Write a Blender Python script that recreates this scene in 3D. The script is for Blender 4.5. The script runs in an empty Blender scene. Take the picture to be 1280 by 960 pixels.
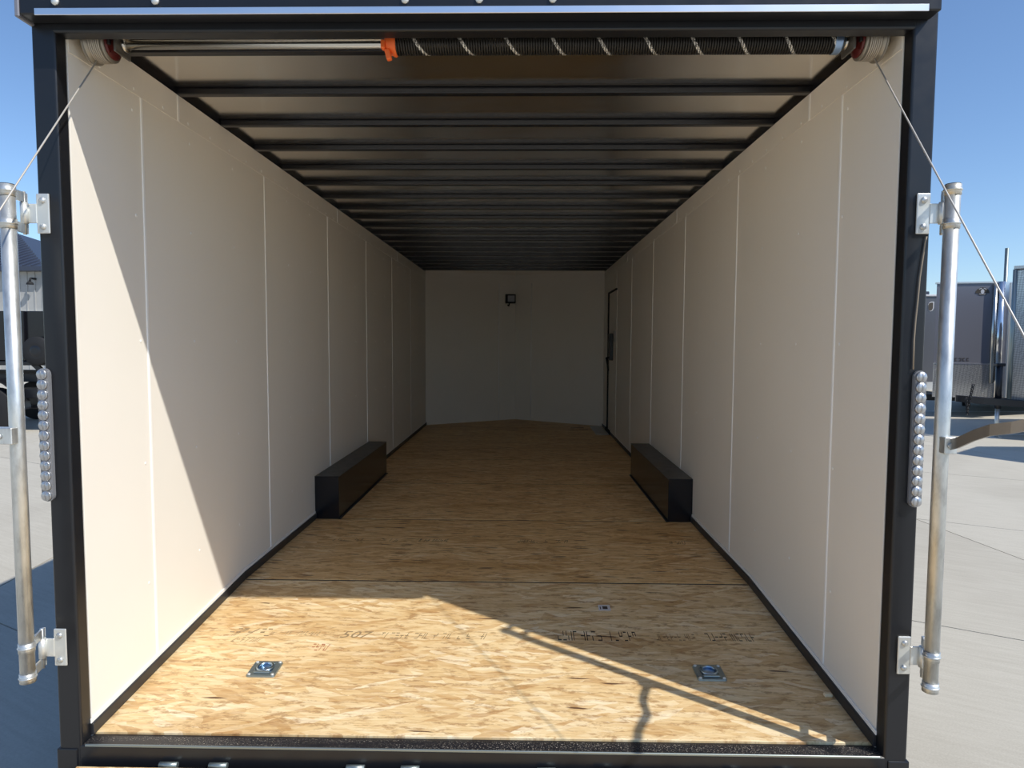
import bpy, bmesh, math, random
from mathutils import Vector, Matrix
random.seed(4)
S = bpy.context.scene
COL = S.collection
PI = math.pi

# ------------------------------------------------------------------ camera
CAM = Vector((0.1332, -1.9575, 1.1631))
YAW, PITCH, ROLL, FPX = 0.0179, 0.0634, -0.0043, 830.0
cam_data = bpy.data.cameras.new('camera')
cam = bpy.data.objects.new('camera', cam_data); COL.objects.link(cam)
fwd = Vector((-math.sin(YAW)*math.cos(PITCH), math.cos(YAW)*math.cos(PITCH), -math.sin(PITCH)))
rgt = Vector((math.cos(YAW), math.sin(YAW), 0)); dwn = fwd.cross(rgt)
r2 = rgt*math.cos(ROLL) + dwn*math.sin(ROLL); d2 = dwn*math.cos(ROLL) - rgt*math.sin(ROLL)
m = Matrix((r2, -d2, -fwd)).transposed().to_4x4(); m.translation = CAM
cam.matrix_world = m
cam_data.sensor_fit = 'HORIZONTAL'; cam_data.sensor_width = 36.0; cam_data.lens = FPX*36.0/1280.0
cam_data.clip_start = 0.05; cam_data.clip_end = 2000
S.camera = cam

# ------------------------------------------------------------------ sky, sun, exposure
SUN_TO = Vector((0.83, -0.557, 1.09)).normalized()
wd = bpy.data.worlds.new('sky'); S.world = wd; wd.use_nodes = True
wn = wd.node_tree; wn.nodes.clear()
sky = wn.nodes.new('ShaderNodeTexSky'); sky.sky_type = 'NISHITA'; sky.sun_disc = False
sky.sun_elevation = math.asin(SUN_TO.z); sky.sun_rotation = math.atan2(SUN_TO.x, SUN_TO.y)
sky.altitude = 300; sky.air_density = 1.0; sky.dust_density = 0.4; sky.ozone_density = 6.0
bg = wn.nodes.new('ShaderNodeBackground'); bg.inputs['Strength'].default_value = 0.128
wo = wn.nodes.new('ShaderNodeOutputWorld')
wn.links.new(sky.outputs[0], bg.inputs[0]); wn.links.new(bg.outputs[0], wo.inputs[0])
sd = bpy.data.lights.new('sun', 'SUN'); sd.energy = 3.3; sd.angle = math.radians(0.6); sd.color = (1.0, 0.955, 0.87)
sun = bpy.data.objects.new('sun', sd); COL.objects.link(sun)
sun.rotation_euler = SUN_TO.to_track_quat('Z', 'Y').to_euler(); sun.location = (8, -6, 10)
vs = S.view_settings
vs.view_transform = 'Standard'; vs.look = 'None'; vs.gamma = 1.0; vs.exposure = 0.33; vs.use_curve_mapping = False

# ------------------------------------------------------------------ materials
def mat(name, base=(.5, .5, .5), rough=.5, metal=0.0, spec=.5, coat=0.0):
    mt = bpy.data.materials.new(name); mt.use_nodes = True
    b = mt.node_tree.nodes['Principled BSDF']
    b.inputs['Base Color'].default_value = (*base, 1); b.inputs['Roughness'].default_value = rough
    b.inputs['Metallic'].default_value = metal; b.inputs['Specular IOR Level'].default_value = spec
    b.inputs['Coat Weight'].default_value = coat
    return mt
class NB:
    def __init__(s, mt): s.t = mt.node_tree; s.b = s.t.nodes['Principled BSDF']
    def n(s, typ, **kw):
        nd = s.t.nodes.new(typ)
        for k, v in kw.items():
            if k.startswith('i_'): nd.inputs[k[2:].replace('_', ' ')].default_value = v
            else: setattr(nd, k, v)
        return nd
    def l(s, a, b): s.t.links.new(a, b)
    def coords(s, scale=(1, 1, 1), rot=0.0, offs=True, loc=(0, 0, 0)):
        tc = s.n('ShaderNodeTexCoord'); src = tc.outputs['Object']
        if offs:
            oi = s.n('ShaderNodeObjectInfo'); mu = s.n('ShaderNodeMath', operation='MULTIPLY'); mu.inputs[1].default_value = 37.0
            s.l(oi.outputs['Random'], mu.inputs[0]); ad = s.n('ShaderNodeVectorMath', operation='ADD')
            s.l(src, ad.inputs[0]); s.l(mu.outputs[0], ad.inputs[1]); src = ad.outputs[0]
        mp = s.n('ShaderNodeMapping'); mp.inputs['Rotation'].default_value = (0, 0, rot); mp.inputs['Location'].default_value = loc
        s.l(src, mp.inputs[0])
        m2 = s.n('ShaderNodeMapping'); m2.inputs['Scale'].default_value = scale; s.l(mp.outputs[0], m2.inputs[0])
        return m2.outputs[0]
    def noise(s, co, scale, detail=3, rough=.55, dist=0.0):
        nd = s.n('ShaderNodeTexNoise'); nd.inputs['Scale'].default_value = scale; nd.inputs['Detail'].default_value = detail
        nd.inputs['Roughness'].default_value = rough; nd.inputs['Distortion'].default_value = dist
        s.l(co, nd.inputs['Vector']); return nd.outputs['Fac']
    def ramp(s, fac, stops, interp='LINEAR'):
        r = s.n('ShaderNodeValToRGB'); cr = r.color_ramp; cr.interpolation = interp
        while len(cr.elements) < len(stops): cr.elements.new(.5)
        for e, (p, c) in zip(cr.elements, stops): e.position = p; e.color = (*c, 1) if len(c) == 3 else c
        s.l(fac, r.inputs[0]); return r.outputs[0]
    def mix(s, fac, a, b, mode='MIX'):
        x = s.n('ShaderNodeMix', data_type='RGBA', blend_type=mode)
        if isinstance(fac, (int, float)): x.inputs[0].default_value = fac
        else: s.l(fac, x.inputs[0])
        for v, i in ((a, 6), (b, 7)):
            if isinstance(v, tuple): x.inputs[i].default_value = (*v, 1)
            else: s.l(v, x.inputs[i])
        return x.outputs[2]
    def bump(s, h, strength=.2, dist=.002):
        b = s.n('ShaderNodeBump'); b.inputs['Strength'].default_value = strength; b.inputs['Distance'].default_value = dist
        s.l(h, b.inputs['Height']); s.l(b.outputs[0], s.b.inputs['Normal'])
    def color(s, c): s.l(c, s.b.inputs['Base Color'])
    def rough(s, fac, lo, hi):
        mr = s.n('ShaderNodeMapRange'); mr.inputs[3].default_value = lo; mr.inputs[4].default_value = hi
        s.l(fac, mr.inputs[0]); s.l(mr.outputs[0], s.b.inputs['Roughness'])

def make_osb(name):
    mt = mat(name, rough=.5, spec=.45); k = NB(mt)
    w = k.n('ShaderNodeTexNoise'); w.inputs['Scale'].default_value = 14; w.inputs['Detail'].default_value = 4
    k.l(k.coords((1, 1, 1)), w.inputs['Vector'])
    def layer(rot, sx, sy, seed, wx=.07, wy=.022):
        c = k.coords((1, 1, 1), rot=rot, loc=(seed, seed*1.7, 0))
        ad = k.n('ShaderNodeVectorMath', operation='MULTIPLY_ADD'); ad.inputs[1].default_value = (wx, wy, 0)
        k.l(w.outputs['Color'], ad.inputs[0]); k.l(c, ad.inputs[2])
        mp = k.n('ShaderNodeMapping'); mp.inputs['Scale'].default_value = (sx, sy, 1); k.l(ad.outputs[0], mp.inputs[0])
        v = k.n('ShaderNodeTexVoronoi', voronoi_dimensions='2D', feature='F1'); v.inputs['Scale'].default_value = 1.0
        k.l(mp.outputs[0], v.inputs['Vector'])
        sp = k.n('ShaderNodeSeparateColor'); k.l(v.outputs['Color'], sp.inputs[0])
        return sp.outputs[0], v.outputs['Distance'], sp.outputs[1]
    a, da, a2 = layer(0.04, 7.5, 46, 0.0)
    b, db, b2 = layer(0.42, 8, 36, 3.1)
    c, dc, c2 = layer(-0.36, 7, 40, 7.7)
    d, dd, d2_ = layer(0.0, 15, 150, 5.2, .03, .012)
    h, dh, h2 = layer(.12, 26, 90, 9.4, .03, .02)
    st = [(0.0, (.52, .30, .12)), (.10, (.62, .39, .165)), (.30, (.76, .55, .275)), (.68, (.84, .645, .355)), (.88, (.90, .74, .46)), (1, (.96, .86, .63))]
    ca, cb, cc, cd, ch = [k.ramp(x_, st) for x_ in (a, b, c, d, h)]
    mb = k.ramp(b2, [(.58, (0, 0, 0)), (.6, (1, 1, 1))]); mc = k.ramp(c2, [(.66, (0, 0, 0)), (.68, (1, 1, 1))])
    x = k.mix(mb, ca, cb); x = k.mix(mc, x, cc); x = k.mix(.26, x, cd); x = k.mix(.20, x, ch)
    # ragged strand ends: thin dark cracks along parts of the strand edges
    ed = k.ramp(da, [(.40, (0, 0, 0)), (.58, (1, 1, 1))]); n1 = k.noise(k.coords((26, 60, 1)), 1.0, 4, .7)
    x = k.mix(k.mix(1.0, ed, k.ramp(n1, [(.46, (0, 0, 0)), (.60, (.75, .75, .75))]), 'MULTIPLY'), x, (.40, .225, .09))
    # fibre lines
    f = k.noise(k.coords((9, 300, 1), rot=.05), 1.0, 4, .7, .9)
    x = k.mix(1.0, x, k.ramp(f, [(.24, (.60, .50, .40)), (.40, (.92, .89, .85)), (.55, (1, 1, 1)), (.75, (1.05, 1.05, 1.03))]), 'MULTIPLY')
    cr = k.noise(k.coords((16, 150, 1), rot=-.04), 1.0, 3, .6, 1.4)
    x = k.mix(k.ramp(cr, [(.655, (0, 0, 0)), (.70, (.72, .72, .72))]), x, (.36, .19, .08))
    big = k.noise(k.coords((1.6, 4.5, 1)), 1.0, 4)
    x = k.mix(1.0, x, k.ramp(big, [(.30, (.84, .74, .62)), (.48, (1, .98, .96)), (.7, (1.02, 1.02, 1.02))]), 'MULTIPLY')
    # the rare bark-stained strands; how many follows the sheet (object colour alpha)
    oi = k.n('ShaderNodeObjectInfo')
    e, de, e2 = layer(0.06, 8.0, 62, 11.3, .05, .012)
    gt = k.n('ShaderNodeMath', operation='GREATER_THAN'); k.l(e, gt.inputs[0]); k.l(oi.outputs['Alpha'], gt.inputs[1])
    e3 = k.ramp(de, [(.20, (1, 1, 1)), (.40, (0, 0, 0))])
    x = k.mix(k.mix(1.0, gt.outputs[0], e3, 'MULTIPLY'), x, (.13, .065, .032))
    x = k.mix(1.0, x, oi.outputs['Color'], 'MULTIPLY')
    k.color(x); k.bump(k.mix(.5, a, f), .25, .0015)
    return mt

M = {}
M['osb'] = make_osb('osb_board')
def make_wall():
    mt = mat('white_wall_panel', (.87, .845, .79), .42, spec=.4); k = NB(mt)
    n = k.noise(k.coords((1, 1, 1)), 1.3, 3); k.color(k.ramp(n, [(.3, (.86, .815, .735)), (.7, (.885, .84, .765))]))
    n2 = k.noise(k.coords((1, 1, 1)), 160, 2); k.bump(n2, .05, .0006); k.rough(n, .36, .5)
    return mt
M['wall'] = make_wall()
M['batten'] = mat('white_batten', (.94, .925, .89), .35, spec=.5)
def make_black(name, base=(.010, .011, .014), lo=.24, hi=.42, bs=900, bst=.12):
    mt = mat(name, base, .3, spec=.5); k = NB(mt)
    c = k.coords((1, 1, 1)); n = k.noise(c, 22, 4); k.rough(n, lo, hi)
    k.bump(k.noise(c, bs, 2), bst, .0006); return mt
M['black'] = make_black('black_powder_coat')
M['black_gloss'] = make_black('black_gloss_paint', (.008, .008, .011), .16, .26, 40, .03)
M['black_trim'] = make_black('black_floor_trim', (.022, .023, .027), .3, .45)
M['rubber'] = mat('black_rubber', (.012, .012, .013), .75)
def make_sill():
    mt = mat('dusty_black_sill', (.012, .012, .015), .35); k = NB(mt)
    c = k.coords((1, 1, 1)); n = k.noise(c, 230, 3, .7); band = k.noise(k.coords((3, 30, 1)), 1.0, 3)
    s1 = k.ramp(n, [(.57, (0, 0, 0)), (.64, (1, 1, 1))]); s2 = k.ramp(band, [(.36, (0, 0, 0)), (.58, (1, 1, 1))])
    k.color(k.mix(k.mix(1.0, s1, s2, 'MULTIPLY'), (.013, .013, .017), (.42, .38, .32))); k.bump(n, .2, .001); return mt
M['sill'] = make_sill()
def make_alu(name, base=(.55, .52, .48), r=(.17, .30), wave=True):
    mt = mat(name, base, .25, metal=1.0); k = NB(mt)
    n = k.noise(k.coords((1, 7, 1)), 3, 3); k.rough(n, *r)
    if wave: k.bump(k.noise(k.coords((.8, 2.5, 1)), 1.6, 2), .12, .02)
    return mt
M['ceiling'] = make_alu('mill_finish_aluminium_sheet', (.95, .91, .85), (.14, .22))
M['bright_alu'] = make_alu('bright_aluminium_strip', (.88, .88, .9), (.25, .4), False)
def make_galv():
    mt = mat('galvanised_steel', (.62, .63, .62), .38, metal=.75); k = NB(mt)
    c = k.coords((1, 1, .35)); n = k.noise(c, 38, 5, .65); n2 = k.noise(k.coords((1, 1, .12)), 22, 2)
    x = k.ramp(n, [(.25, (.42, .43, .43)), (.5, (.62, .64, .63)), (.8, (.76, .77, .76))])
    x = k.mix(k.ramp(n2, [(.56, (0, 0, 0)), (.76, (.55, .55, .55))]), x, (.72, .60, .40)); k.color(x); k.rough(n, .3, .5); return mt
M['galv'] = make_galv()
M['zinc_light'] = mat('zinc_plate', (.70, .71, .68), .42, metal=.55)
M['zinc_blue'] = mat('blue_zinc_pan', (.42, .55, .68), .28, metal=1.0)
M['zinc_rim'] = mat('zinc_rim', (.30, .35, .35), .4, metal=.8)
M['steel'] = mat('bright_steel', (.62, .60, .55), .24, metal=1.0)
M['woundcable'] = mat('wound_steel_cable', (.50, .46, .40), .45, metal=.5)
M['worn'] = mat('worn_flat_bar', (.30, .28, .26), .33, metal=.9)
M['cable'] = mat('steel_cable', (.62, .58, .52), .5, metal=.35)
M['drum'] = mat('cast_drum', (.36, .335, .29), .45, metal=.6)
M['bracket'] = mat('dull_bracket_steel', (.16, .15, .135), .5, metal=.6)
M['orange'] = mat('orange_cone', (.90, .16, .03), .5)
M['red'] = mat('red_clamp', (.10, .012, .012), .4)
M['bluecone'] = mat('blue_zinc_cone', (.34, .48, .70), .35, metal=.8)
M['jointseal'] = mat('dark_joint_edge', (.025, .018, .022), .7)
M['white'] = mat('white_label', (.62, .60, .60), .5)
M['ink'] = mat('black_ink', (.07, .055, .04), .7)
M['softink'] = mat('faded_ink', (.30, .21, .11), .8)
M['redink'] = mat('red_ink', (.42, .13, .06), .7)
M['lightwood'] = mat('pale_strand', (.85, .70, .45), .7)
def make_spring():
    mt = mat('black_spring_steel', (.018, .017, .016), .42, metal=.3); k = NB(mt)
    tc = k.n('ShaderNodeTexCoord'); sp = k.n('ShaderNodeSeparateXYZ'); k.l(tc.outputs['Object'], sp.inputs[0])
    at = k.n('ShaderNodeMath', operation='ARCTAN2'); k.l(sp.outputs['Z'], at.inputs[0]); k.l(sp.outputs['Y'], at.inputs[1])
    a = k.n('ShaderNodeMath', operation='DIVIDE'); a.inputs[1].default_value = -2*PI; k.l(at.outputs[0], a.inputs[0])
    b = k.n('ShaderNodeMath', operation='MULTIPLY_ADD'); b.inputs[1].default_value = 1/.1385; k.l(sp.outputs['X'], b.inputs[0]); k.l(a.outputs[0], b.inputs[2])
    f = k.n('ShaderNodeMath', operation='FRACT'); k.l(b.outputs[0], f.inputs[0])
    nz = k.noise(tc.outputs['Object'], 300, 2)
    m1 = k.ramp(f.outputs[0], [(.075, (1, 1, 1)), (.085, (0, 0, 0))])
    m2 = k.ramp(nz, [(.40, (0, 0, 0)), (.5, (1, 1, 1))])
    k.color(k.mix(k.mix(1.0, m1, m2, 'MULTIPLY'), (.020, .018, .016), (.75, .73, .68))); return mt
M['spring'] = make_spring()
def make_concrete():
    mt = mat('broom_finished_concrete', rough=.85, spec=.2); k = NB(mt)
    c = k.coords((1, 1, 1), offs=True)
    a = k.noise(c, .55, 5, .6, .4); b = k.noise(k.coords((1.2, 14, 1), rot=.5), 3, 4); g = k.noise(c, 130, 2)
    x = k.ramp(a, [(.28, (.46, .415, .33)), (.5, (.54, .495, .40)), (.75, (.60, .55, .45))])
    x = k.mix(.25, x, k.ramp(b, [(.3, (.38, .36, .31)), (.7, (.62, .60, .53))])); x = k.mix(.12, x, k.ramp(g, [(.3, (.25, .24, .22)), (.7, (.75, .72, .66))]))
    k.color(x); k.bump(k.mix(.5, b, g), .2, .003); return mt
M['concrete'] = make_concrete()
M['joint'] = mat('concrete_joint', (.15, .14, .12), .9)
M['line'] = mat('white_road_paint', (.75, .75, .72), .8)
M['grey_alu'] = mat('grey_trailer_skin', (.20, .20, .225), .32, metal=.1)
M['grey_alu2'] = mat('charcoal_trailer_skin', (.115, .12, .135), .35, metal=.1)
def make_diamond():
    mt = mat('diamond_plate', (.62, .62, .62), .3, metal=.9); k = NB(mt)
    tc = k.n('ShaderNodeTexCoord'); mp = k.n('ShaderNodeMapping'); mp.inputs['Rotation'].default_value = (.5, .5, .78); k.l(tc.outputs['Object'], mp.inputs[0])
    ck = k.n('ShaderNodeTexChecker'); ck.inputs['Scale'].default_value = 36; k.l(mp.outputs[0], ck.inputs[0])
    k.bump(ck.outputs['Fac'], .7, .006); k.color(k.mix(ck.outputs['Fac'], (.48, .48, .48), (.70, .70, .69))); return mt
M['diamond'] = make_diamond()
M['polished'] = mat('polished_corner_cap', (.80, .80, .80), .12, metal=1.0)
M['roofmetal'] = mat('dark_blue_roof_metal', (.055, .065, .095), .4, metal=.3)
def make_clad():
    mt = mat('grey_sheet_cladding', (.40, .40, .39), .6); k = NB(mt)
    n = k.noise(k.coords((.3, .3, 1.2)), 1.1, 3); k.color(k.ramp(n, [(.35, (.36, .36, .35)), (.6, (.44, .44, .42))])); return mt
M['clad'] = make_clad()
M['glass'] = mat('clear_lens', (.62, .63, .65), .1, metal=.0, spec=.8, coat=.6)
M['lens_housing'] = mat('smoked_lens_housing', (.20, .205, .22), .15, spec=.8, coat=.5)
M['reflector'] = mat('lamp_reflector', (.50, .51, .53), .30, metal=.8)
M['led'] = mat('lamp_face', (.25, .25, .27), .3)
M['cord'] = mat('frayed_cord', (.35, .29, .22), .9)
M['gasket'] = mat('black_gasket', (.008, .008, .008), .7)
M['plate_grey'] = mat('grey_threshold_plate', (.50, .50, .48), .4, metal=.2)

# ------------------------------------------------------------------ mesh helpers
class MB:
    def __init__(s): s.bm = bmesh.new()
    def box(s, x0, x1, y0, y1, z0, z1, bev=0.0, seg=1, skew=None):
        r = bmesh.ops.create_cube(s.bm, size=1.0); vs_ = r['verts']
        for v in vs_:
            v.co = Vector((x0+(v.co.x+.5)*(x1-x0), y0+(v.co.y+.5)*(y1-y0), z0+(v.co.z+.5)*(z1-z0)))
            if skew: v.co = Vector(skew(v.co))
        if bev > 0:
            es = list({e for v in vs_ for e in v.link_edges})
            bmesh.ops.bevel(s.bm, geom=es, offset=bev, segments=seg, affect='EDGES', profile=.5)
        return s
    def obox(s, center, ax, ay, az, sx, sy, sz, bev=0.0, seg=1):
        c = Vector(center); ax, ay, az = Vector(ax).normalized(), Vector(ay).normalized(), Vector(az).normalized()
        r = bmesh.ops.create_cube(s.bm, size=1.0); vs_ = r['verts']
        for v in vs_: v.co = c + ax*(v.co.x*sx) + ay*(v.co.y*sy) + az*(v.co.z*sz)
        if bev > 0:
            es = list({e for v in vs_ for e in v.link_edges})
            bmesh.ops.bevel(s.bm, geom=es, offset=bev, segments=seg, affect='EDGES', profile=.5)
        return s
    def prism(s, pts, vec):
        v0 = [s.bm.verts.new(Vector(p)) for p in pts]; v1 = [s.bm.verts.new(Vector(p)+Vector(vec)) for p in pts]
        n = len(pts); s.bm.faces.new(v0[::-1]); s.bm.faces.new(v1)
        for i in range(n): s.bm.faces.new((v0[i], v0[(i+1) % n], v1[(i+1) % n], v1[i]))
        return s
    def face(s, pts): s.bm.faces.new([s.bm.verts.new(Vector(p)) for p in pts]); return s
    def tube(s, pts, r, n=12, cap=True, radii=None):
        pts = [Vector(p) for p in pts]; rings = []; ref = None
        for i, p in enumerate(pts):
            t = (pts[min(i+1, len(pts)-1)] - pts[max(i-1, 0)]).normalized()
            if ref is None:
                ref = Vector((0, 0, 1)) if abs(t.z) < .9 else Vector((1, 0, 0))
            a = (ref - t*ref.dot(t)).normalized(); b = t.cross(a); ref = a
            rr = radii[i] if radii else r
            rings.append([s.bm.verts.new(p + (a*math.cos(2*PI*j/n) + b*math.sin(2*PI*j/n))*rr) for j in range(n)])
        for i in range(len(rings)-1):
            for j in range(n):
                f = s.bm.faces.new((rings[i][j], rings[i][(j+1) % n], rings[i+1][(j+1) % n], rings[i+1][j])); f.smooth = True
        if cap: s.bm.faces.new(rings[0][::-1]); s.bm.faces.new(rings[-1])
        return s
    def lathe(s, c, axis, prof, n=24):
        # prof: list of (distance along axis, radius)
        c = Vector(c); axis = Vector(axis).normalized()
        return s.tube([c+axis*d for d, _ in prof], 1, n, True, [r for _, r in prof])
    def ring(s, c, nrm, R, r, n=28, k=8, a0=0, a1=2*PI, up=None):
        nrm = Vector(nrm).normalized(); up = Vector(up) if up else (Vector((0, 0, 1)) if abs(nrm.z) < .9 else Vector((0, 1, 0)))
        a = (up - nrm*up.dot(nrm)).normalized(); b = nrm.cross(a); full = abs(a1-a0-2*PI) < 1e-6
        rings = []
        m_ = n if full else n+1
        for i in range(m_):
            th = a0+(a1-a0)*i/n; d = a*math.cos(th)+b*math.sin(th)
            rings.append([s.bm.verts.new(Vector(c)+d*(R+r*math.cos(2*PI*j/k))+nrm*(r*math.sin(2*PI*j/k))) for j in range(k)])
        for i in range(n if full else n):
            q = (i+1) % len(rings) if full else i+1
            for j in range(k):
                f = s.bm.faces.new((rings[i][j], rings[i][(j+1) % k], rings[q][(j+1) % k], rings[q][j])); f.smooth = True
        return s
    def mesh(s, name, material):
        bmesh.ops.recalc_face_normals(s.bm, faces=s.bm.faces)
        me = bpy.data.meshes.new(name); s.bm.to_mesh(me); s.bm.free(); me.materials.append(material); return me
    def build(s, name, material, parent=None, loc=None, **kw):
        o = bpy.data.objects.new(name, s.mesh(name, material)); COL.objects.link(o)
        if parent is not None: o.parent = parent
        if loc: o.location = loc
        for k_, v in kw.items(): o[k_] = v
        return o
def link(name, me, parent=None, loc=(0, 0, 0), rot=(0, 0, 0), scale=None):
    o = bpy.data.objects.new(name, me); COL.objects.link(o); o.parent = parent; o.location = loc; o.rotation_euler = rot
    if scale: o.scale = scale
    return o
def empty(name, loc=(0, 0, 0), **kw):
    o = bpy.data.objects.new(name, None); COL.objects.link(o); o.location = loc; o.empty_display_size = .05
    for k_, v in kw.items(): o[k_] = v
    return o
def thing(name, label, cat, group=None, loc=(0, 0, 0)):
    o = empty(name, loc, label=label, category=cat)
    if group: o['group'] = group
    return o
def struct(name): return empty(name, kind='structure')
def tag(o, label, cat, group=None):
    o['label'] = label; o['category'] = cat
    if group: o['group'] = group
    return o

# ------------------------------------------------------------------ trailer dimensions (metres)
HW, H, L, LA = 1.23, 2.122, 7.231, 8.02
RISE = .027
PS = 1.1172                                       # panel and sheet pitch
S0 = 1.1973                                       # first floor joint, where the floor dips to the sill
DROP = .082
GZ = -.45
def fz(y): return 0.0 if y >= S0 else -DROP*(S0-y)/(S0-.05)

# ------------------------------------------------------------------ ground: slabs on a sub-base
ground = struct('ground')
g = MB(); g.face([(-400, -300, GZ-.03), (400, -300, GZ-.03), (400, 600, GZ-.03), (-400, 600, GZ-.03)]); g.build('sub_base_surface', M['joint'], ground)
e1 = Vector((.88, -.475, 0)).normalized(); e2 = Vector((-.115, .993, 0)).normalized()
P0 = Vector((3.80, 3.70, 0)); P0 = P0 + e2*(-2.78)
LA1, LB = 4.4, 3.24
gap = .006
sl = MB(); sl.prism([e1*gap+e2*gap, e1*(LA1-gap)+e2*gap, e1*(LA1-gap)+e2*(LB-gap), e1*gap+e2*(LB-gap)], (0, 0, .05))
slab_me = sl.mesh('concrete_slab', M['concrete'])
for i in range(-5, 6):
    for j in range(-5, 9):
        p = P0 + e1*(i*LA1) + e2*(j*LB)
        if -16 < p.x < 18 and -8 < p.y < 17: link('concrete_slab', slab_me, ground, (p.x, p.y, GZ-.05))
far = MB()
q = [P0+e1*a+e2*b for a, b in ((-5*LA1, -5*LB), (6*LA1, -5*LB), (6*LA1, 9*LB), (-5*LA1, 9*LB))]
far.face([(-400, -300, GZ-.012), (400, -300, GZ-.012), (400, 600, GZ-.012), (-400, 600, GZ-.012)]); far.build('outer_concrete_surface', M['concrete'], ground)

# ------------------------------------------------------------------ floor
floor = struct('floor')
def sheet_mesh(y0, y1, tilt=False):
    b = MB(); ins = .006
    b.box(-HW+.001, HW-.001, y0+ins, y1-ins, -.018, 0, .0025, 1, skew=(lambda c: (c.x, c.y, c.z+fz(c.y))) if tilt else None); return b
sheets = []
b = sheet_mesh(.055, S0, True); sheets.append(b.build('osb_sheet', M['osb'], floor))
flat_me = None
for k in range(5):
    if flat_me is None:
        b = MB(); b.box(-HW+.001, HW-.001, .006, PS-.006, -.018, 0, .0025); flat_me = b.mesh('osb_sheet', M['osb'])
    sheets.append(link('osb_sheet', flat_me, floor, (0, S0+PS*k, 0)))
yl = S0+5*PS
b = MB(); b.prism([(-HW, yl+.006, -.018), (HW, yl+.006, -.018), (HW, L, -.018), (0, LA, -.018), (-HW, L, -.018)], (0, 0, .018)); sheets.append(b.build('osb_sheet', M['osb'], floor))
b = MB(); b.prism([(-HW, S0, -.10), (HW, S0, -.10), (HW, L, -.10), (0, LA, -.10), (-HW, L, -.10)], (0, 0, .0805)); b.box(-HW, HW, .06, S0, -.19, -.10); b.build('floor_frame', M['black'], floor)
for o_, c_ in zip(sheets, ((1.0, 1.0, 1.02, .990), (1.0, .92, .82, .93), (1.05, .98, .90, .97), (1.04, .97, .90, .98), (1.0, .93, .86, .98), (1.03, .97, .90, .98), (.92, .83, .74, .97))): o_.color = c_
for k in range(6):
    b = MB(); b.box(-HW+.012, HW-.012, S0+PS*k-.0058, S0+PS*k+.0058, -.018, -.0012); b.build('joint_strip', M['jointseal'], floor)
# printing on the sheets
def glyph_row(x0, x1, y, h, n, seed, material, name, parent, fill=.8, slant=.25):
    rr = random.Random(seed); b = MB(); w = (x1-x0)/n
    for i in range(n):
        if rr.random() > fill: continue
        gx = x0+i*w; zz = lambda yy: fz(yy)+.0006
        for s_ in range(rr.choice((2, 3, 3))):
            ver = rr.random() < .5
            if ver:
                xx = gx+rr.choice((.12, .7))*w; ya, yb = y+(0 if rr.random() < .7 else .5*h), y+h*(1 if rr.random() < .7 else .5); t = w*.14
                b.face([(xx, ya, zz(ya)), (xx+t, ya, zz(ya)), (xx+t+slant*(yb-ya), yb, zz(yb)), (xx+slant*(yb-ya), yb, zz(yb))])
            else:
                yy = y+h*rr.choice((0, .45, .88)); xa, xb = gx+.1*w, gx+.8*w; t = h*.12
                b.face([(xa, yy, zz(yy)), (xb, yy, zz(yy)), (xb, yy+t, zz(yy+t)), (xa, yy+t, zz(yy+t))])
    return b.build(name, material, parent)
def text_mesh(txt, size, name, material, parent, loc, rotz=0.0, shear=0.0, rot=None, extrude=.0003, sx=1.0):
    cu = bpy.data.curves.new(name, 'FONT'); cu.body = txt; cu.size = size; cu.shear = shear; cu.extrude = extrude; cu.resolution_u = 2
    o = bpy.data.objects.new(name, cu); COL.objects.link(o); dg = bpy.context.evaluated_depsgraph_get(); dg.update()
    me = bpy.data.meshes.new_from_object(o.evaluated_get(dg)); bpy.data.objects.remove(o); me.materials.clear(); me.materials.append(material)
    return link(name, me, parent, loc, rot if rot else (math.atan(DROP/(S0-.05)) if loc[1] < S0 else 0, 0, rotz), (sx, 1, 1))
f0 = sheets[0]
YT = .655
text_mesh('507', .075, 'printed_number', M['softink'], f0, (-.615, YT, fz(YT)+.0006), shear=.3, sx=1.05)
glyph_row(-1.075, -.90, YT+.005, .06, 7, 3, M['softink'], 'printed_line', f0, .95, .6)
glyph_row(-1.04, -.93, YT-.04, .035, 6, 8, M['softink'], 'printed_line', f0, .9, .5)
glyph_row(-.84, -.70, YT+.015, .03, 12, 5, M['softink'], 'printed_line', f0, .7)
glyph_row(-.445, -.02, YT+.0, .045, 22, 21, M['softink'], 'printed_line', f0, .75)
glyph_row(.275, .36, YT-.0, .075, 4, 15, M['ink'], 'printed_line', f0, 1, 0)
glyph_row(.37, .46, YT-.0, .075, 4, 17, M['ink'], 'printed_line', f0, .95, 0)
glyph_row(.49, .60, YT-.0, .075, 6, 19, M['ink'], 'printed_line', f0, 1, 0)
glyph_row(.63, .84, YT+.01, .05, 14, 23, M['softink'], 'printed_line', f0, .75, 0)
glyph_row(.88, 1.08, YT+.01, .06, 11, 29, M['ink'], 'printed_line', f0, .85, 0)
glyph_row(-.70, -.635, .555, .05, 4, 41, M['redink'], 'red_stamp', f0, 1, .1)
YT2 = 1.83
for (xa, xb, n_, sd_) in ((-.98, -.78, 16, 51), (-.70, -.60, 7, 53), (-.52, -.30, 14, 55), (.10, .22, 9, 57), (.25, .40, 10, 59), (.98, 1.10, 9, 61)):
    glyph_row(xa, xb, YT2, .055, n_, sd_, M['ink'], 'printed_line', sheets[1], .8, .15).location = (0, -S0, 0)
b = MB()
for (cx, cy, w_, h_, a_) in ((.86, 7.02, .18, .05, .1), (.93, 6.86, .12, .03, -.1), (.80, 6.80, .10, .02, .2)):
    b.obox((cx, cy-yl, .0005), (math.cos(a_), math.sin(a_), 0), (-math.sin(a_), math.cos(a_), 0), (0, 0, 1), w_, h_, .0006)
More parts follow.
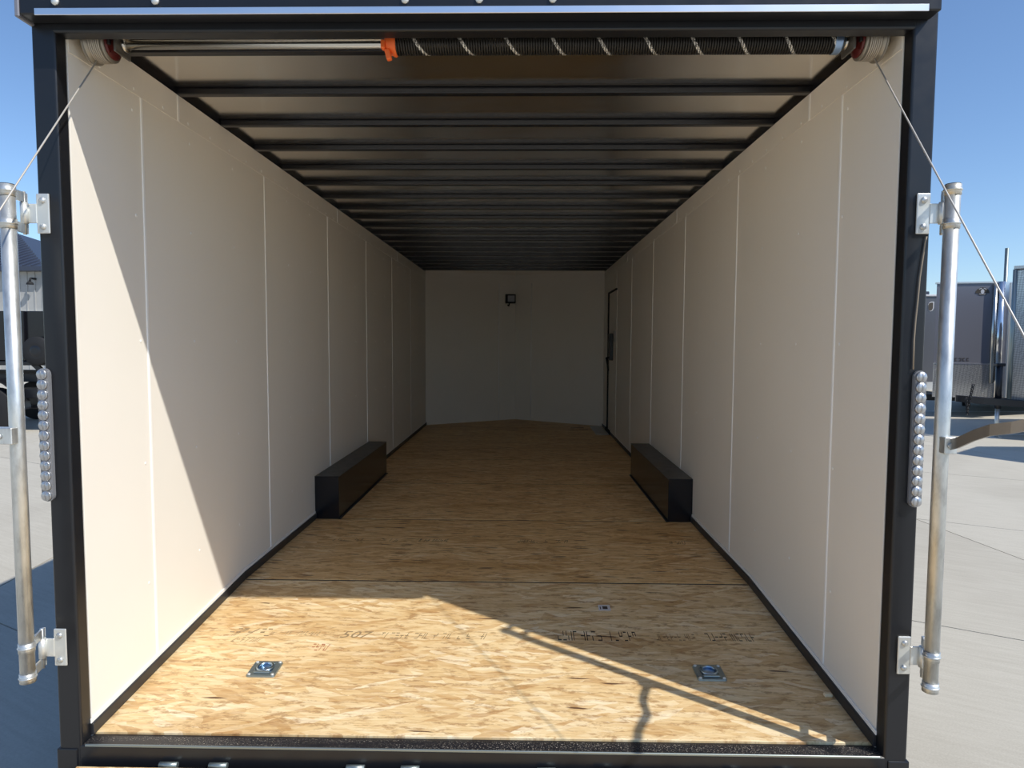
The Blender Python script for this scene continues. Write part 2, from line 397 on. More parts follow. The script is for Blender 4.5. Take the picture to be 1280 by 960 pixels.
sc_ = b.build('scuff_mark', M['ink'], sheets[6], (0, yl, 0))
# paper label stuck to the boards
lab = thing('floor_label', 'small pale paper label stuck to the shaded boards near the first joint', 'label', loc=(.497, .94, fz(.94)))
tl = math.atan(DROP/(S0-.05))
b = MB(); b.box(-.026, .026, -.026, .026, .0004, .0012); o = b.build('paper', M['white'], lab); o.rotation_euler.x = tl
b = MB(); b.box(-.008, .014, -.014, .012, .0013, .0016); o = b.build('dark_print', M['ink'], lab); o.rotation_euler.x = tl
b = MB(); b.box(-.02, -.016, -.016, .008, .0013, .0016); o = b.build('dark_print', M['ink'], lab); o.rotation_euler.x = tl
# pale offcut of packing by the floor trim
wc = thing('wood_chip', 'pale splinter of wood lying against the black floor trim', 'wood chip', loc=(1.195, .30, fz(.30)))
b = MB(); b.box(-.012, .016, -.009, .009, .0, .012, .003); b.build('chip', M['lightwood'], wc)

# ------------------------------------------------------------------ walls
def build_wall(side):
    nm = 'wall_left' if side < 0 else 'wall_right'; w = struct(nm); sx = side
    s_first = .4308 if side < 0 else .4175
    seams = [.05] + [s_first+PS*k for k in range(0, 7)]
    seams = [s_ for s_ in seams if s_ < L-.15] + [L]
    for i in range(len(seams)-1):
        a, c = seams[i], seams[i+1]; b = MB()
        b.box(min(sx*HW, sx*(HW+.008)), max(sx*HW, sx*(HW+.008)), a+.001, c-.001, -.12, H, .001)
        b.build('wall_panel', M['wall'], w)
    for s_ in seams[1:-1]:
        b = MB(); b.box(-.0035, .0035, -.0068, .0068, fz(s_)+.052, 2.0205, .0028, 2)
        b.build('batten', M['batten'], w, (sx*HW, s_, 0))
    cuts = [.055, .684, 2.91, 5.18, L]
    for i in range(4):
        b = MB(); b.box(min(sx*HW, sx*(HW-.002)), max(sx*HW, sx*(HW-.002)), cuts[i]+.0006, cuts[i+1]-.0006, 2.02, H); b.build('top_band', M['wall'], w)
    for s_ in cuts[1:4]:
        b = MB(); b.box(-.003, .003, -.0075, .0075, 2.0205, H-.001, .0024, 2)
        b.build('band_cover_strip', M['batten'], w, (sx*(HW-.002), s_, 0))
    # white bead and black kick trim at the foot, one length on the flat floor and one on the dip
    for (a, c) in ((.042, S0), (S0, L)):
        sk = (lambda v: (v.x, v.y, v.z+fz(v.y)))
        b = MB(); b.box(min(sx*HW, sx*(HW-.011)), max(sx*HW, sx*(HW-.011)), a, c, .0, .037, .0015, 1, skew=sk); b.build('kick_trim', M['black_trim'], w)
        b = MB(); b.box(min(sx*HW, sx*(HW-.005)), max(sx*HW, sx*(HW-.005)), a, c, .037, .052, .0012, 1, skew=sk); b.build('edge_bead', M['batten'], w)
    # screw heads
    b = MB()
    rr = random.Random(7+side)
    for i in range(len(seams)-1):
        for yy in (seams[i]+PS*.30, seams[i]+PS*.66):
            if yy > L-.1 or seams[i] < .1 and yy > .4: continue
            for z_ in (.28, .72, 1.16, 1.60, 1.96):
                b.lathe((sx*HW, yy+rr.uniform(-.01, .01), z_), (-sx, 0, 0), [(0, .006), (.0012, .0055), (.002, .003)], 8)
    yy = .2
    while yy < L-.1:
        b.lathe((sx*(HW-.002), yy, 2.036), (-sx, 0, 0), [(0, .006), (.0012, .0055), (.002, .003)], 8); yy += .187
    b.build('screw_heads', M['batten'], w, kind='stuff')
    b = MB(); b.box(min(sx*(HW+.009), sx*1.30), max(sx*(HW+.009), sx*1.30), .052, L, -.30, 2.20); b.build('outer_skin', M['black_gloss'], w)
    b = MB(); b.box(min(sx*(HW-.003), sx*(HW+.0085)), max(sx*(HW-.003), sx*(HW+.0085)), .055, L, H+.0005, H+RISE+.01, .001); b.build('roof_rail', M['black_gloss'], w)
    return w
wl = build_wall(-1); wr = build_wall(1)
wf = struct('wall_front')
for sx in (-1, 1):
    d = Vector((-sx*HW, LA-L, 0)).normalized(); nrm = Vector((d.y*sx, -d.x*sx, 0)); nrm = nrm if nrm.y < 0 else -nrm
    A = Vector((sx*HW, L, 0)); B = Vector((0, LA, 0)); o = -nrm*.01
    xs = .238; C_ = A.lerp(B, 1-xs/HW)
    for (p, q_) in ((A, C_), (C_, B)):
        b = MB(); b.prism([p, q_, q_+o, p+o], (0, 0, H+.03)); b.build('wall_panel', M['wall'], wf)
    b = MB(); b.tube([C_+Vector((0, 0, .02)), C_+Vector((0, 0, H-.1))], .0075, 10); b.build('batten', M['batten'], wf)
    b = MB(); b.prism([A+nrm*.003+Vector((0, 0, H-.1)), B+nrm*.003+Vector((0, 0, H-.1)), B+Vector((0, 0, H-.1)), A+Vector((0, 0, H-.1))], (0, 0, .1)); b.build('top_band', M['wall'], wf)
    b = MB(); b.prism([A+nrm*.008, B+nrm*.008, B, A], (0, 0, .014)); b.build('foot_bead', M['wall'], wf)
    b = MB(); b.prism([A+o*1.1, B+o*1.1, B+o*7, A+o*7+Vector((sx*.03, 0, 0))], (0, 0, 2.20)); b.build('outer_skin', M['black_gloss'], wf)

# ------------------------------------------------------------------ ceiling: aluminium sheet, black roof bows
ceil = struct('ceiling')
b = MB()
zc = H+RISE
ys = [.05+i*(L-.05)/60 for i in range(61)]
nx = 12
grid = [[b.bm.verts.new((-HW+2*HW*i/nx, y, zc)) for i in range(nx+1)] for y in ys]
for j in range(60):
    for i in range(nx): f = b.bm.faces.new((grid[j][i], grid[j][i+1], grid[j+1][i+1], grid[j+1][i])); f.smooth = True
b.face([(-HW, L, zc), (HW, L, zc), (0, LA, zc)])
b.build('ceiling_sheet', M['ceiling'], ceil)
b = MB(); b.prism([(-1.30, .0, zc+.004), (1.30, .0, zc+.004), (1.30, L, zc+.004), (0, LA+.08, zc+.004), (-1.30, L, zc+.004)], (0, 0, .06)); b.build('outer_roof_skin', M['black_gloss'], ceil)
bw = MB(); bw.box(-HW+.003, HW-.003, -.036, 0, H-.001, zc-.0005, .004, 2)
bw.box(-HW+.003, HW-.003, -.052, .014, zc-.0035, zc-.0003, .0008)
bow_me = bw.mesh('roof_bow', M['black_gloss'])
for k in range(-1, 18):
    y = .707+.3741*k
    if y < L-.02:
        o = link('roof_bow', bow_me, ceil, (0, y, 0)); o.rotation_euler.z = random.uniform(-.0012, .0012)

# ------------------------------------------------------------------ rear frame
fr = struct('doorway_frame')
for sx in (-1, 1):
    b = MB(); b.box(min(sx*HW, sx*1.30), max(sx*HW, sx*1.30), 0, .05, -.30, 2.20, .007, 3); b.build('post', M['black'], fr)
    b = MB(); b.box(min(sx*(HW+.012), sx*1.306), max(sx*(HW+.012), sx*1.306), -.004, .02, -.32, -.10, .003, 2); b.build('corner_plate', M['black'], fr)
b = MB(); b.box(-HW-.01, HW+.01, .0, .05, 2.051, 2.20, .006, 3); b.build('header', M['black'], fr)
b = MB(); b.box(-HW-.01, HW+.01, .0, .066, -.30, -.090, .006, 3); b.build('sill', M['black'], fr)
b = MB(); b.box(-HW+.002, HW-.002, .004, .050, -.0905, -.0885, .0005); b.build('sill_dust_strip', M['sill'], fr)
b = MB(); b.box(-HW+.01, HW-.01, -.0015, .004, -.094, -.0865, .0012, 1); b.build('sill_edge', M['zinc_rim'], fr)
b = MB(); b.box(-1.288, 1.272, -.058, -.0005, 2.0745, 2.33, .004, 2); b.build('cap_panel', M['black'], fr)
b = MB(); b.box(-1.302, -1.2885, -.060, .02, 2.068, 2.33, .003, 1); b.build('corner_trim', M['grey_alu'], fr)
b = MB(); b.box(-1.243, 1.235, -.0625, -.0585, 2.0705, 2.0895, .001); b.build('drip_strip', M['bright_alu'], fr)
for X in (-1.184, -.901, -.202, .004, .207):
    b = MB(); b.lathe((X, -.058, 2.108), (0, -1, 0), [(0, .011), (.004, .0105), (.007, .006), (.008, .001)], 12); b.build('cap_screw', M['zinc_light'], fr)

b = MB(); b.lathe((1.299, .012, 2.125), (1, 0, 0), [(0, .011), (.004, .0105), (.007, .006), (.008, .001)], 12); b.build('cap_screw', M['zinc_light'], fr)

# ------------------------------------------------------------------ ramp (folded down towards the camera)
ramp = thing('ramp_door', 'lowered rear ramp with bare strand board face below the black sill', 'ramp')
ra = Vector((0, -.022, -.152)); rb = Vector((0, -2.05, GZ+.035)); rd = (rb-ra).normalized(); rn = Vector((0, -rd.z, rd.y)); rn = rn if rn.z > 0 else -rn
Lr = (rb-ra).length
b = MB(); b.obox(Vector((0, 0, -.006)), (1, 0, 0), (0, 1, 0), (0, 0, 1), 2.46, Lr-.004, .012, .001)
o = b.build('board_face', M['osb'], ramp); o.location = (ra+rb)/2+rn*.012; o.rotation_euler.x = math.atan2(rd.z, rd.y)+PI; o.color = (1, 1, 1, .985)
b = MB(); b.obox((ra+rb)/2-rn*.021, (1, 0, 0), rd, rn, 2.50, Lr, .040, .004); b.build('ramp_frame', M['black'], ramp)
for X in (-.953, -.799, -.376, -.208, .208, .383, .775, .934):
    b = MB(); b.tube([(X-.028, -.013, -.140), (X+.028, -.013, -.140)], .009, 12); b.build('hinge_barrel', M['zinc_rim'], ramp)

# ------------------------------------------------------------------ wheel boxes
def wheel_box(sx, label):
    t = thing('wheel_box', label, 'wheel box', 'wheel boxes along the walls', (sx*1.15, 3.06, 0))
    xi, xo = 1.072, HW-.0005; y0, y1, z1 = 2.305-3.06, 3.815-3.06, .283
    def X(a): return sx*(a-1.15)
    b = MB(); b.box(min(X(xi), X(xo)), max(X(xi), X(xo)), y0, y1, 0.0005, z1-.003, .003, 2); b.build('box_body', M['black_gloss'], t)
    b = MB(); b.box(min(X(xi-.003), X(xo)), max(X(xi-.003), X(xo)), y0-.003, y1+.003, z1-.0025, z1, .001); b.build('box_top', M['black'], t)
    b = MB(); b.box(min(X(xi-.012), X(xi)), max(X(xi-.012), X(xi)), y0-.006, y1+.006, .0006, .006, .001); b.build('foot_flange', M['black_trim'], t)
wheel_box(-1, 'long black metal wheel box on the floor against the wall with the sunlit patch')
wheel_box(1, 'long black metal wheel box on the floor against the shaded wall with the side door')

# ------------------------------------------------------------------ tie-down rings
def dring(x, y, label):
    t = thing('tie_down_ring', label, 'tie-down', 'recessed floor tie-downs', (x, y, fz(y)+.0003)); t.rotation_euler.x = tl
    b = MB(); w_, h_ = .053, .050
    outer = []
    rr = .010
    for cx, cy, a in ((w_-rr, h_-rr, 0), (-w_+rr, h_-rr, PI/2), (-w_+rr, -h_+rr, PI), (w_-rr, -h_+rr, 3*PI/2)):
        for k in range(6): th = a+k*PI/10; outer.append(Vector((cx+rr*math.cos(th), cy+rr*math.sin(th), 0)))
    n = len(outer)
    inner = []
    for p in outer:
        th = math.atan2(p.y/h_, p.x/w_); inner.append(Vector((.041*math.cos(th), .038*math.sin(th), 0)))
    def ringv(pts, z): return [b.bm.verts.new(p+Vector((0, 0, z))) for p in pts]
    r0, r1, r2_, r3 = ringv(outer, 0), ringv([p*.97 for p in outer], .006), ringv(inner, .006), ringv([p*.93 for p in inner], .0015)
    for A, B in ((r0, r1), (r1, r2_), (r2_, r3)):
        for i in range(n): b.bm.faces.new((A[i], A[(i+1) % n], B[(i+1) % n], B[i]))
    b.build('ring_plate', M['zinc_rim'], t)
    b = MB(); cv = b.bm.verts.new((0, 0, .0012)); prev = None
    rad = [ringv([p*.95 for p in inner], .004), ringv([p*.7 for p in inner], .0025)]
    for i in range(n):
        f = b.bm.faces.new((rad[0][i], rad[0][(i+1) % n], rad[1][(i+1) % n], rad[1][i])); f.smooth = True
        f = b.bm.faces.new((rad[1][i], rad[1][(i+1) % n], cv)); f.smooth = True
    b.build('ring_pan', M['zinc_blue'], t)
    b = MB(); b.ring((0, .004, .009), (0, 0, 1), .027, .005, 24, 8); b.build('pull_ring', M['zinc_blue'], t)
    b = MB(); b.box(-.03, .03, -.036, -.023, .006, .0125, .003, 2); b.build('ring_strap', M['zinc_rim'], t)
    for sx in (-1, 1):
        for sy in (-1, 1):
            b = MB(); b.lathe((sx*.043, sy*.040, .0055), (0, 0, 1), [(0, .0065), (.003, .006), (.0045, .003)], 10); b.build('bolt_head', M['zinc_light'], t)
dring(-.822, .418, 'recessed zinc tie-down ring in the sunlit strand board floor')
dring(.823, .432, 'recessed zinc tie-down ring in the shaded part of the strand board floor')

# ------------------------------------------------------------------ torsion spring across the header
AY, AZ = .118, 2.066
ts = thing('torsion_spring', 'black torsion spring with white paint dashes on a steel shaft under the header', 'spring', loc=(0, AY, AZ))
b = MB(); b.tube([(-1.222, 0, 0), (1.222, 0, 0)], .0135, 16); b.build('shaft', M['steel'], ts)
b = MB(); x0, x1 = -.262, 1.055; turns = int((x1-x0)/.0078); seg = 14; pts = []
for i in range(turns*seg+1):
    th = 2*PI*i/seg; pts.append((x0+(x1-x0)*i/(turns*seg), .0300*math.cos(th), .0300*math.sin(th)))
b.tube(pts, .0036, 6); b.build('spring_coil', M['spring'], ts)
b = MB(); b.lathe((-.292, 0, 0), (1, 0, 0), [(0, .026), (.006, .032), (.02, .033), (.026, .037), (.032, .037), (.036, .026)], 20)
b.obox((-.282, -.016, -.038), (1, 0, .25), (0, 1, 0), (-.25, 0, 1), .016, .018, .034, .004, 2); b.obox((-.296, -.022, -.012), (1, 0, 0), (0, 1, 0), (0, 0, 1), .012, .022, .026, .003, 1)
b.build('winding_cone', M['orange'], ts)
b = MB(); b.lathe((1.052, 0, 0), (1, 0, 0), [(0, .030), (.004, .035), (.008, .031), (.012, .035), (.016, .031), (.020, .035), (.026, .030), (.03, .02)], 20); b.build('stationary_cone', M['bluecone'], ts)
for sx in (-1, 1):
    a0, a1 = 1.136, 1.2
    b = MB(); b.lathe((sx*a0, 0, 0), (sx, 0, 0), [(0, .020), (.001, .0515), (.004, .052), (.006, .049), (.048, .049), (.051, .058), (.0555, .058), (.056, .054), (.0585, .058), (.062, .056), (.0625, .02)], 32)
    dr = b.build('cable_drum', M['drum'], ts)
    pts = [(sx*(a0+.0095+.0058*i/20), .0505*math.cos(2*PI*i/20), .0505*math.sin(2*PI*i/20)) for i in range(6*20+11)]
    b = MB(); b.tube(pts, .0026, 6); b.build('wound_cable', M['woundcable'], dr)
    b = MB(); b.obox((sx*1.1305, -.028, -.020), (1, 0, 0), (0, 1, .5), (0, -.5, 1), .010, .018, .026, .004, 2); b.lathe((sx*1.1335, 0, 0), (-sx, 0, 0), [(0, .044), (.003, .044), (.006, .034), (.012, .026), (.014, .016)], 24); b.build('drum_clamp', M['red'], ts)
    b = MB(); b.obox((sx*1.124, -.033, -.006), (1, 0, 0), (0, 1, 0), (0, 0, 1), .008, .012, .014, .002); b.build('set_screw', M['rubber'], ts)
for sx, nm in ((-1, 'steel bearing bracket holding the bare end of the spring shaft'), (1, 'steel bearing bracket holding the coil end of the spring shaft')):
    t = thing('bearing_bracket', nm, 'bracket', 'spring shaft brackets', (sx*1.104, AY, AZ))
    b = MB(); b.box(-.004, .004, -.040, .040, -.034, .07, .002); b.build('bracket_plate', M['bracket'], t)
    b = MB(); b.lathe((sx*-.018, 0, 0), (sx, 0, 0), [(0, .0145), (.002, .022), (.012, .022), (.016, .016)], 18); b.build('bearing', M['steel'], t)

# lifting cables down to the ramp edges
def cable(sx, p0, p1, label):
    p0, p1 = Vector(p0), Vector(p1); d = (p1-p0)
    g_ = (rb.z-ra.z)/(rb.y-ra.y); t_ = (ra.z+.035-p0.z+g_*(p0.y-ra.y))/(d.z-g_*d.y)
    p2 = p0+d*t_; y_ramp = p2.y
    s_ = (Vector((p2.x, p2.y, p2.z)))
    o = MB().tube([p0, p0.lerp(s_, .25), p0.lerp(s_, .6), s_], .0022, 8).build('lift_cable', M['cable'])
    tag(o, label, 'cable', 'ramp lifting cables'); return s_
cable(-1, (-1.178, .108, 2.014), (-1.19, -.2824, 1.4904), 'thin steel lifting cable running down past the bar beside the sunlit wall')
cable(1, (1.178, .108, 2.014), (1.19, -.5305, 1.18), 'thin steel lifting cable running down past the bar with the visible handle')

# ------------------------------------------------------------------ bar locks
def hinge(sx, zc_, x_plate, label):
    t = thing('bar_hinge', label, 'hinge', 'zinc hinges of the locking bars', (x_plate, -.001, zc_))
    b = MB(); b.box(-.019, .019, -.006, .0, -.058, .058, .0028, 2); b.build('hinge_plate', M['zinc_light'], t)
    for s_ in (-1, 1):
        b = MB(); b.lathe((0, -.006, s_*.038), (0, -1, 0), [(0, .0095), (.003, .009), (.006, .006), (.0065, .001)], 12); b.build('bolt', M['galv'], t)
    b = MB(); b.box(min(sx*.017, sx*.046), max(sx*.017, sx*.046), -.008, -.003, -.028, .028, .001); b.build('hinge_tab', M['zinc_light'], t)
    b = MB(); b.tube([(sx*.050, -.012, -.031), (sx*.050, -.012, .031)], .0105, 14); b.build('hinge_barrel', M['zinc_light'], t)
    return Vector((x_plate+sx*.050, -.013, zc_))
def lock_bar(sx, xb, yb, z0, z1, zh, zu, zl, xp, label):
    t = thing('locking_bar', label, 'locking bar', 'galvanised ramp locking bars', (xb, yb, 0))
    b = MB(); b.tube([(0, 0, z0), (0, 0, z1)], .0195, 20); b.build('pipe', M['galv'], t)
    b = MB(); b.lathe((0, 0, z1-.002), (0, 0, 1), [(0, .0195), (.004, .0185), (.0045, .015)], 20); b.build('pipe_cap', M['rubber'], t)
    for zc_ in (zu, zl):
        px_, py_ = xp-xb, -.013-yb
        for s_ in (-1, 1):
            z_ = zc_+s_*.045; d = Vector((px_, py_, 0)); ln = d.length; dn = d.normalized(); nn = Vector((-dn.y, dn.x, 0))
            b = MB(); b.obox(dn*(ln/2+.004)+Vector((0, 0, z_)), dn, nn, (0, 0, 1), ln+.02, .006, .026, .001)
            b.ring(Vector((0, 0, z_)), (0, 0, 1), .0205, .0035, 20, 6)
            b.tube([(0, 0, z_-.014), (0, 0, z_+.014)], .0212, 20)
            b.build('strap_arm', M['galv'], t)
        b = MB(); b.tube([(px_, py_, zc_-.062), (px_, py_, zc_+.062)], .005, 10); b.build('hinge_pin', M['galv'], t)
    return t
hinge(1, 1.535, 1.2755, 'zinc bar hinge high on the post just above the hanging cord')
hinge(1, .232, 1.2745, 'zinc bar hinge low on the post next to the bright concrete')
hinge(-1, 1.533, -1.281, 'zinc bar hinge high on the post beside the dark roofed building')
hinge(-1, .224, -1.281, 'zinc bar hinge low on the post over the shadowed concrete')
rb_ = lock_bar(1, 1.297, -.10, .172, 1.595, .90, 1.535, .232, 1.3255, 'galvanised locking bar whose bent flat handle points towards the parked trailers')
lb_ = lock_bar(-1, -1.312, -.10, .165, 1.595, .90, 1.533, .224, -1.331, 'galvanised locking bar beside the black utility trailer and dark roofed building')
def handle(t, pts, h, th):
    b = MB(); pts = [Vector(p) for p in pts]; prev = None; n = len(pts)
    for i, p in enumerate(pts):
        a = (pts[min(i+1, n-1)]-pts[max(i-1, 0)]); a.z *= 1; up = Vector((0, 0, 1)); hz = Vector((a.x, a.y, 0)).normalized(); nn = Vector((-hz.y, hz.x, 0))
        cur = [b.bm.verts.new(p+nn*(sx_*th/2)+up*(sz_*h/2)) for sx_, sz_ in ((-1, -1), (1, -1), (1, 1), (-1, 1))]
        if prev:
            for k in range(4): b.bm.faces.new((prev[k], prev[(k+1) % 4], cur[(k+1) % 4], cur[k]))
        else: b.bm.faces.new(cur[::-1])
        prev = cur
    b.bm.faces.new(prev)
    return b.build('handle', M['steel'], t)
R0 = Vector((1.297, -.10, 0))
handle(rb_, [Vector(p)-R0 for p in ((1.300, -.118, .882), (1.302, -.165, .898), (1.310, -.215, .925), (1.318, -.262, .945), (1.332, -.315, .958), (1.342, -.345, .968), (1.348, -.40, 1.0), (1.352, -.47, 1.035), (1.354, -.55, 1.05), (1.356, -.62, 1.055))], .030, .007).data.materials[0] = M['worn']
b = MB(); b.obox((.003, -.022, .885), (1, 0, 0), (0, 1, 0), (0, 0, 1), .034, .034, .046, .002); b.lathe((-.0, -.040, .885), (0, -1, 0), [(0, .008), (.004, .007)], 10); b.build('handle_bracket', M['galv'], rb_)
b = MB(); b.obox((-.018, -.022, .893), (1, 0, 0), (0, 1, 0), (0, 0, 1), .062, .034, .046, .002); b.lathe((-.022, -.040, .893), (0, -1, 0), [(0, .009), (.005, .008)], 10); b.build('handle_bracket', M['galv'], lb_)
handle(lb_, [(-.03, -.03, .893), (-.10, -.06, .90), (-.22, -.16, .92), (-.30, -.28, .95)], .030, .007)

# ------------------------------------------------------------------ led tail lights
def tail_light(x, z0, z1, label):
    t = thing('tail_light', label, 'tail light', 'clear led tail lights on the rear posts', (x, -.001, z0)); hh = z1-z0
    b = MB(); w_ = .0185; pts = []
    for k in range(9): th = PI*k/8; pts.append((w_*math.cos(th), 0, hh-w_+w_*math.sin(th)))
    for k in range(9): th = PI+PI*k/8; pts.append((w_*math.cos(th), 0, w_+w_*math.sin(th)))
    b.prism(pts, (0, -.012, 0)); bmesh.ops.bevel(b.bm, geom=[e for e in b.bm.edges if all(abs(v.co.y+.012) < 1e-6 for v in e.verts)], offset=.003, segments=2, affect='EDGES')
    b.build('lens_housing', M['lens_housing'], t)
    n = 13; lm = None
    for i in range(n):
        zc_ = w_+ (hh-2*w_)*i/(n-1)
        if lm is None:
            q_ = MB(); q_.lathe((0, 0, 0), (0, -1, 0), [(0, .0150), (.0055, .0153), (.0062, .0142), (.0058, .0128), (.0012, .0105), (.0010, .0060), (.0050, .0048), (.006, .001)], 12); lm = q_.mesh('lamp_cup', M['reflector'])
        link('lamp_cup', lm, t, (0, -.0118, zc_))
tail_light(-1.297, .677, 1.079, 'clear strip tail light of round lamps on the post beside the sunlit wall')
tail_light(1.285, .682, 1.085, 'clear strip tail light of round lamps on the post under the hanging cord')
# cord on the post
pts = [(1.2875, -.007, 1.470), (1.2845, -.006, 1.453), (1.279, -.006, 1.403), (1.2735, -.006, 1.353), (1.2705, -.006, 1.289), (1.2665, -.006, 1.231), (1.2645, -.006, 1.173), (1.266, -.006, 1.088)]
tag(MB().tube(pts, .0022, 6).build('hanging_cord', M['cord']), 'frayed tan cord hanging down the post from the bar hinge to the tail light', 'cord')

# ------------------------------------------------------------------ side door in the shaded wall
dr = struct('door_1'); X = HW
b = MB(); b.box(X-.006, X, 5.93, 6.615, .012, 1.78, .001); b.build('door_leaf', M['wall'], dr)
b = MB(); b.box(X-.020, X, 6.615, 6.665, .0, 1.80, .001); b.build('door_gasket', M['gasket'], dr)
b = MB(); b.box(X-.020, X, 5.93, 6.665, 1.78, 1.80, .001); b.build('door_gasket', M['gasket'], dr)
b = MB(); b.box(X-.05, X-.006, 6.20, 6.33, .94, 1.27, .006, 2); lt = b.build('latch_case', M['black'], dr)
b = MB(); b.tube([(X-.055, 6.27, .97), (X-.085, 6.22, .97), (X-.085, 6.10, .90), (X-.083, 6.06, .82)], .012, 10); b.build('lever', M['gasket'], lt)
b = MB(); b.box(X-.016, X-.006, 5.98, 6.12, 1.17, 1.30, .003); b.build('strike_plate', M['plate_grey'], dr)
tp = thing('threshold_plate', 'pale grey metal plate on the floor in front of the side door', 'plate', loc=(1.12, 6.75, .0003))
b = MB(); b.box(-.075, .085, -.40, .40, 0, .012, .002); b.build('plate', M['plate_grey'], tp)
b = MB(); b.box(.0855, .098, -.40, .02, .0, .055, .002); b.build('edge_block', M['gasket'], tp)

# ------------------------------------------------------------------ flood light on the front wall
fl = thing('flood_light', 'small black square flood light high on the dim far wall', 'lamp', loc=(-.065, 7.86, 1.79))
b = MB(); b.box(-.078, .072, -.10, -.045, -.068, .066, .008, 2); b.build('lamp_housing', M['rubber'], fl)
b = MB(); b.box(-.042, .058, -.103, -.099, -.045, .045, .002); b.build('lamp_face', M['led'], fl)
b = MB(); b.box(-.020, .0, -.05, .115, -.012, .012, .002); b.box(-.05, .02, .06, .075, -.055, .055, .002); b.tube([(-.02, -.05, -.066), (-.03, -.02, -.10), (-.045, .05, -.085)], .010, 8); b.build('lamp_bracket', M['rubber'], fl)

# ------------------------------------------------------------------ parked trailers on the shaded wall's side
def emblem(parent, center, rx, up, size, style):
    c = Vector(center); rx, up = Vector(rx).normalized(), Vector(up); nn = rx.cross(up)
    if nn.y > 0: nn = -nn
    def P(x, y, d): return c+rx*(x*size)+up*(y*size)+nn*d
    def poly(pts, d, name, m_): b = MB(); b.prism([P(x, y, d) for x, y in pts], nn*.002); b.build(name, m_, parent)
    if style == 0:
        dome = [(math.cos(PI*k/12), -.30+.95*math.sin(PI*k/12)) for k in range(13)]
        poly(dome, .001, 'emblem', M['ink'])
        poly([(math.cos(2*PI*k/14)*.25, .0+math.sin(2*PI*k/14)*.36) for k in range(14)], .004, 'emblem', M['white'])
        poly([(-.55, .42), (-.1, .56), (-.1, .46), (-.5, .32)], .004, 'emblem', M['white'])
        poly([(.15, .56), (.55, .40), (.5, .30), (.15, .46)], .004, 'emblem', M['white'])
        poly([(-.7, -.42), (.7, -.42), (.45, -.60), (-.45, -.60)], .001, 'emblem', M['ink'])
        poly([(-.5, -.36), (.5, -.36), (.4, -.44), (-.4, -.44)], .004, 'emblem', M['white'])
    else:
        out = [(-.6, .35), (-.35, .8), (.1, 1.0), (.62, 1.0), (.62, -.3), (.4, -.8), (-.1, -1.0), (-.5, -.7)]
        poly(out, .001, 'emblem', M['white']); poly([(x*.82-.07, y*.86-.04) for x, y in out], .004, 'emblem', M['ink'])
t = thing('enclosed_trailer', 'silver grey enclosed trailer with dark round emblem and diamond plate front', 'trailer', 'parked cargo trailers', (0, 0, 0))
Fa, Fb = Vector((9.10, 12.75, 0)), Vector((10.25, 12.5, 0)); dv = (Fb-Fa).normalized(); nv = Vector((dv.y, -dv.x, 0))
z0, zm, z1 = .02, .72, 2.46
Z = lambda p, z: Vector((p[0], p[1], z))
plan = [Fa, Fb, Vector((14.0, 14.0, 0)), Vector((15.5, 16.5, 0)), Vector((12.2, 17.0, 0))]
b = MB(); b.prism([Z(p, z0) for p in plan], (0, 0, z1-z0)); b.build('trailer_body', M['grey_alu'], t)
b = MB(); b.prism([Z(Fa+nv*.012, z0-.02), Z(Fb+nv*.012, z0-.02), Z(Fb, z0-.02), Z(Fa, z0-.02)], (0, 0, zm-z0+.02)); b.build('stone_guard', M['diamond'], t)
b = MB(); b.prism([Z(Fa+nv*.016, zm), Z(Fb+nv*.016, zm), Z(Fb, zm), Z(Fa, zm)], (0, 0, .02)); b.build('guard_trim', M['bright_alu'], t)
b = MB(); b.prism([Z(Fa+nv*.02, z1), Z(Fb+nv*.02, z1), Z(Fb-nv*.1, z1), Z(Fa-nv*.1, z1)], (0, 0, .035)); b.build('roof_trim', M['zinc_light'], t)
b = MB(); b.tube([Z(Fb+dv*.05, z0), Z(Fb+dv*.05, z1+.03)], .075, 20); b.build('corner_cap', M['polished'], t)
b = MB(); b.tube([Z(Fb-dv*.07+nv*.03, .32), Z(Fb-dv*.07+nv*.03, z1-.02)], .045, 12); b.build('conduit', M['steel'], t)
sa, sb = Fb+dv*.13, Fb+dv*.34+nv*-.02
b = MB(); b.prism([Z(sa, z0), Z(sb, z0), Z(sb-nv*.1, z0), Z(sa-nv*.1, z0)], (0, 0, z1-z0+.03)); b.build('side_trim', M['bright_alu'], t)
b = MB(); sc2 = Fb+dv*.24+nv*.005; b.obox(Z(sc2, (z0+z1)/2), dv, nv, (0, 0, 1), .03, .02, z1-z0, .004); b.build('side_rib', M['zinc_light'], t)
emblem(t, Z(Fb-dv*.30+nv*.003, 2.285), dv, (0, 0, 1), .135, 0)
rr = random.Random(71); b = MB()
for k in range(5):
    p = Z(Fa+dv*(.36+.075*k)+nv*.004, zm+.075)
    b.obox(p, dv, nv, (0, 0, 1), .045, .003, .012); b.obox(p+dv*rr.choice((-.018, .018))+Vector((0, 0, .03)), dv, nv, (0, 0, 1), .012, .003, .06); b.obox(p+Vector((0, 0, .055)), dv, nv, (0, 0, 1), .04, .003, .01)
b.build('small_lettering', M['ink'], t, kind='stuff')
b = MB(); b.prism([Z(Fa-nv*.5, -.12), Z(Fb-nv*.5, -.12), (13.5, 14.2, -.12), (14.8, 16.2, -.12), (12.3, 16.6, -.12)], (0, 0, .14)); b.build('chassis', M['black'], t)
wx = Vector((.84, -.54, 0))
for c in (Vector((11.6, 15.4, GZ+.34)), Vector((13.2, 14.4, GZ+.34))):
    b = MB(); b.lathe(c-wx*.1, wx, [(0, .2), (.01, .33), (.03, .34), (.17, .34), (.19, .33), (.2, .2)], 24); b.build('tire', M['rubber'], t)

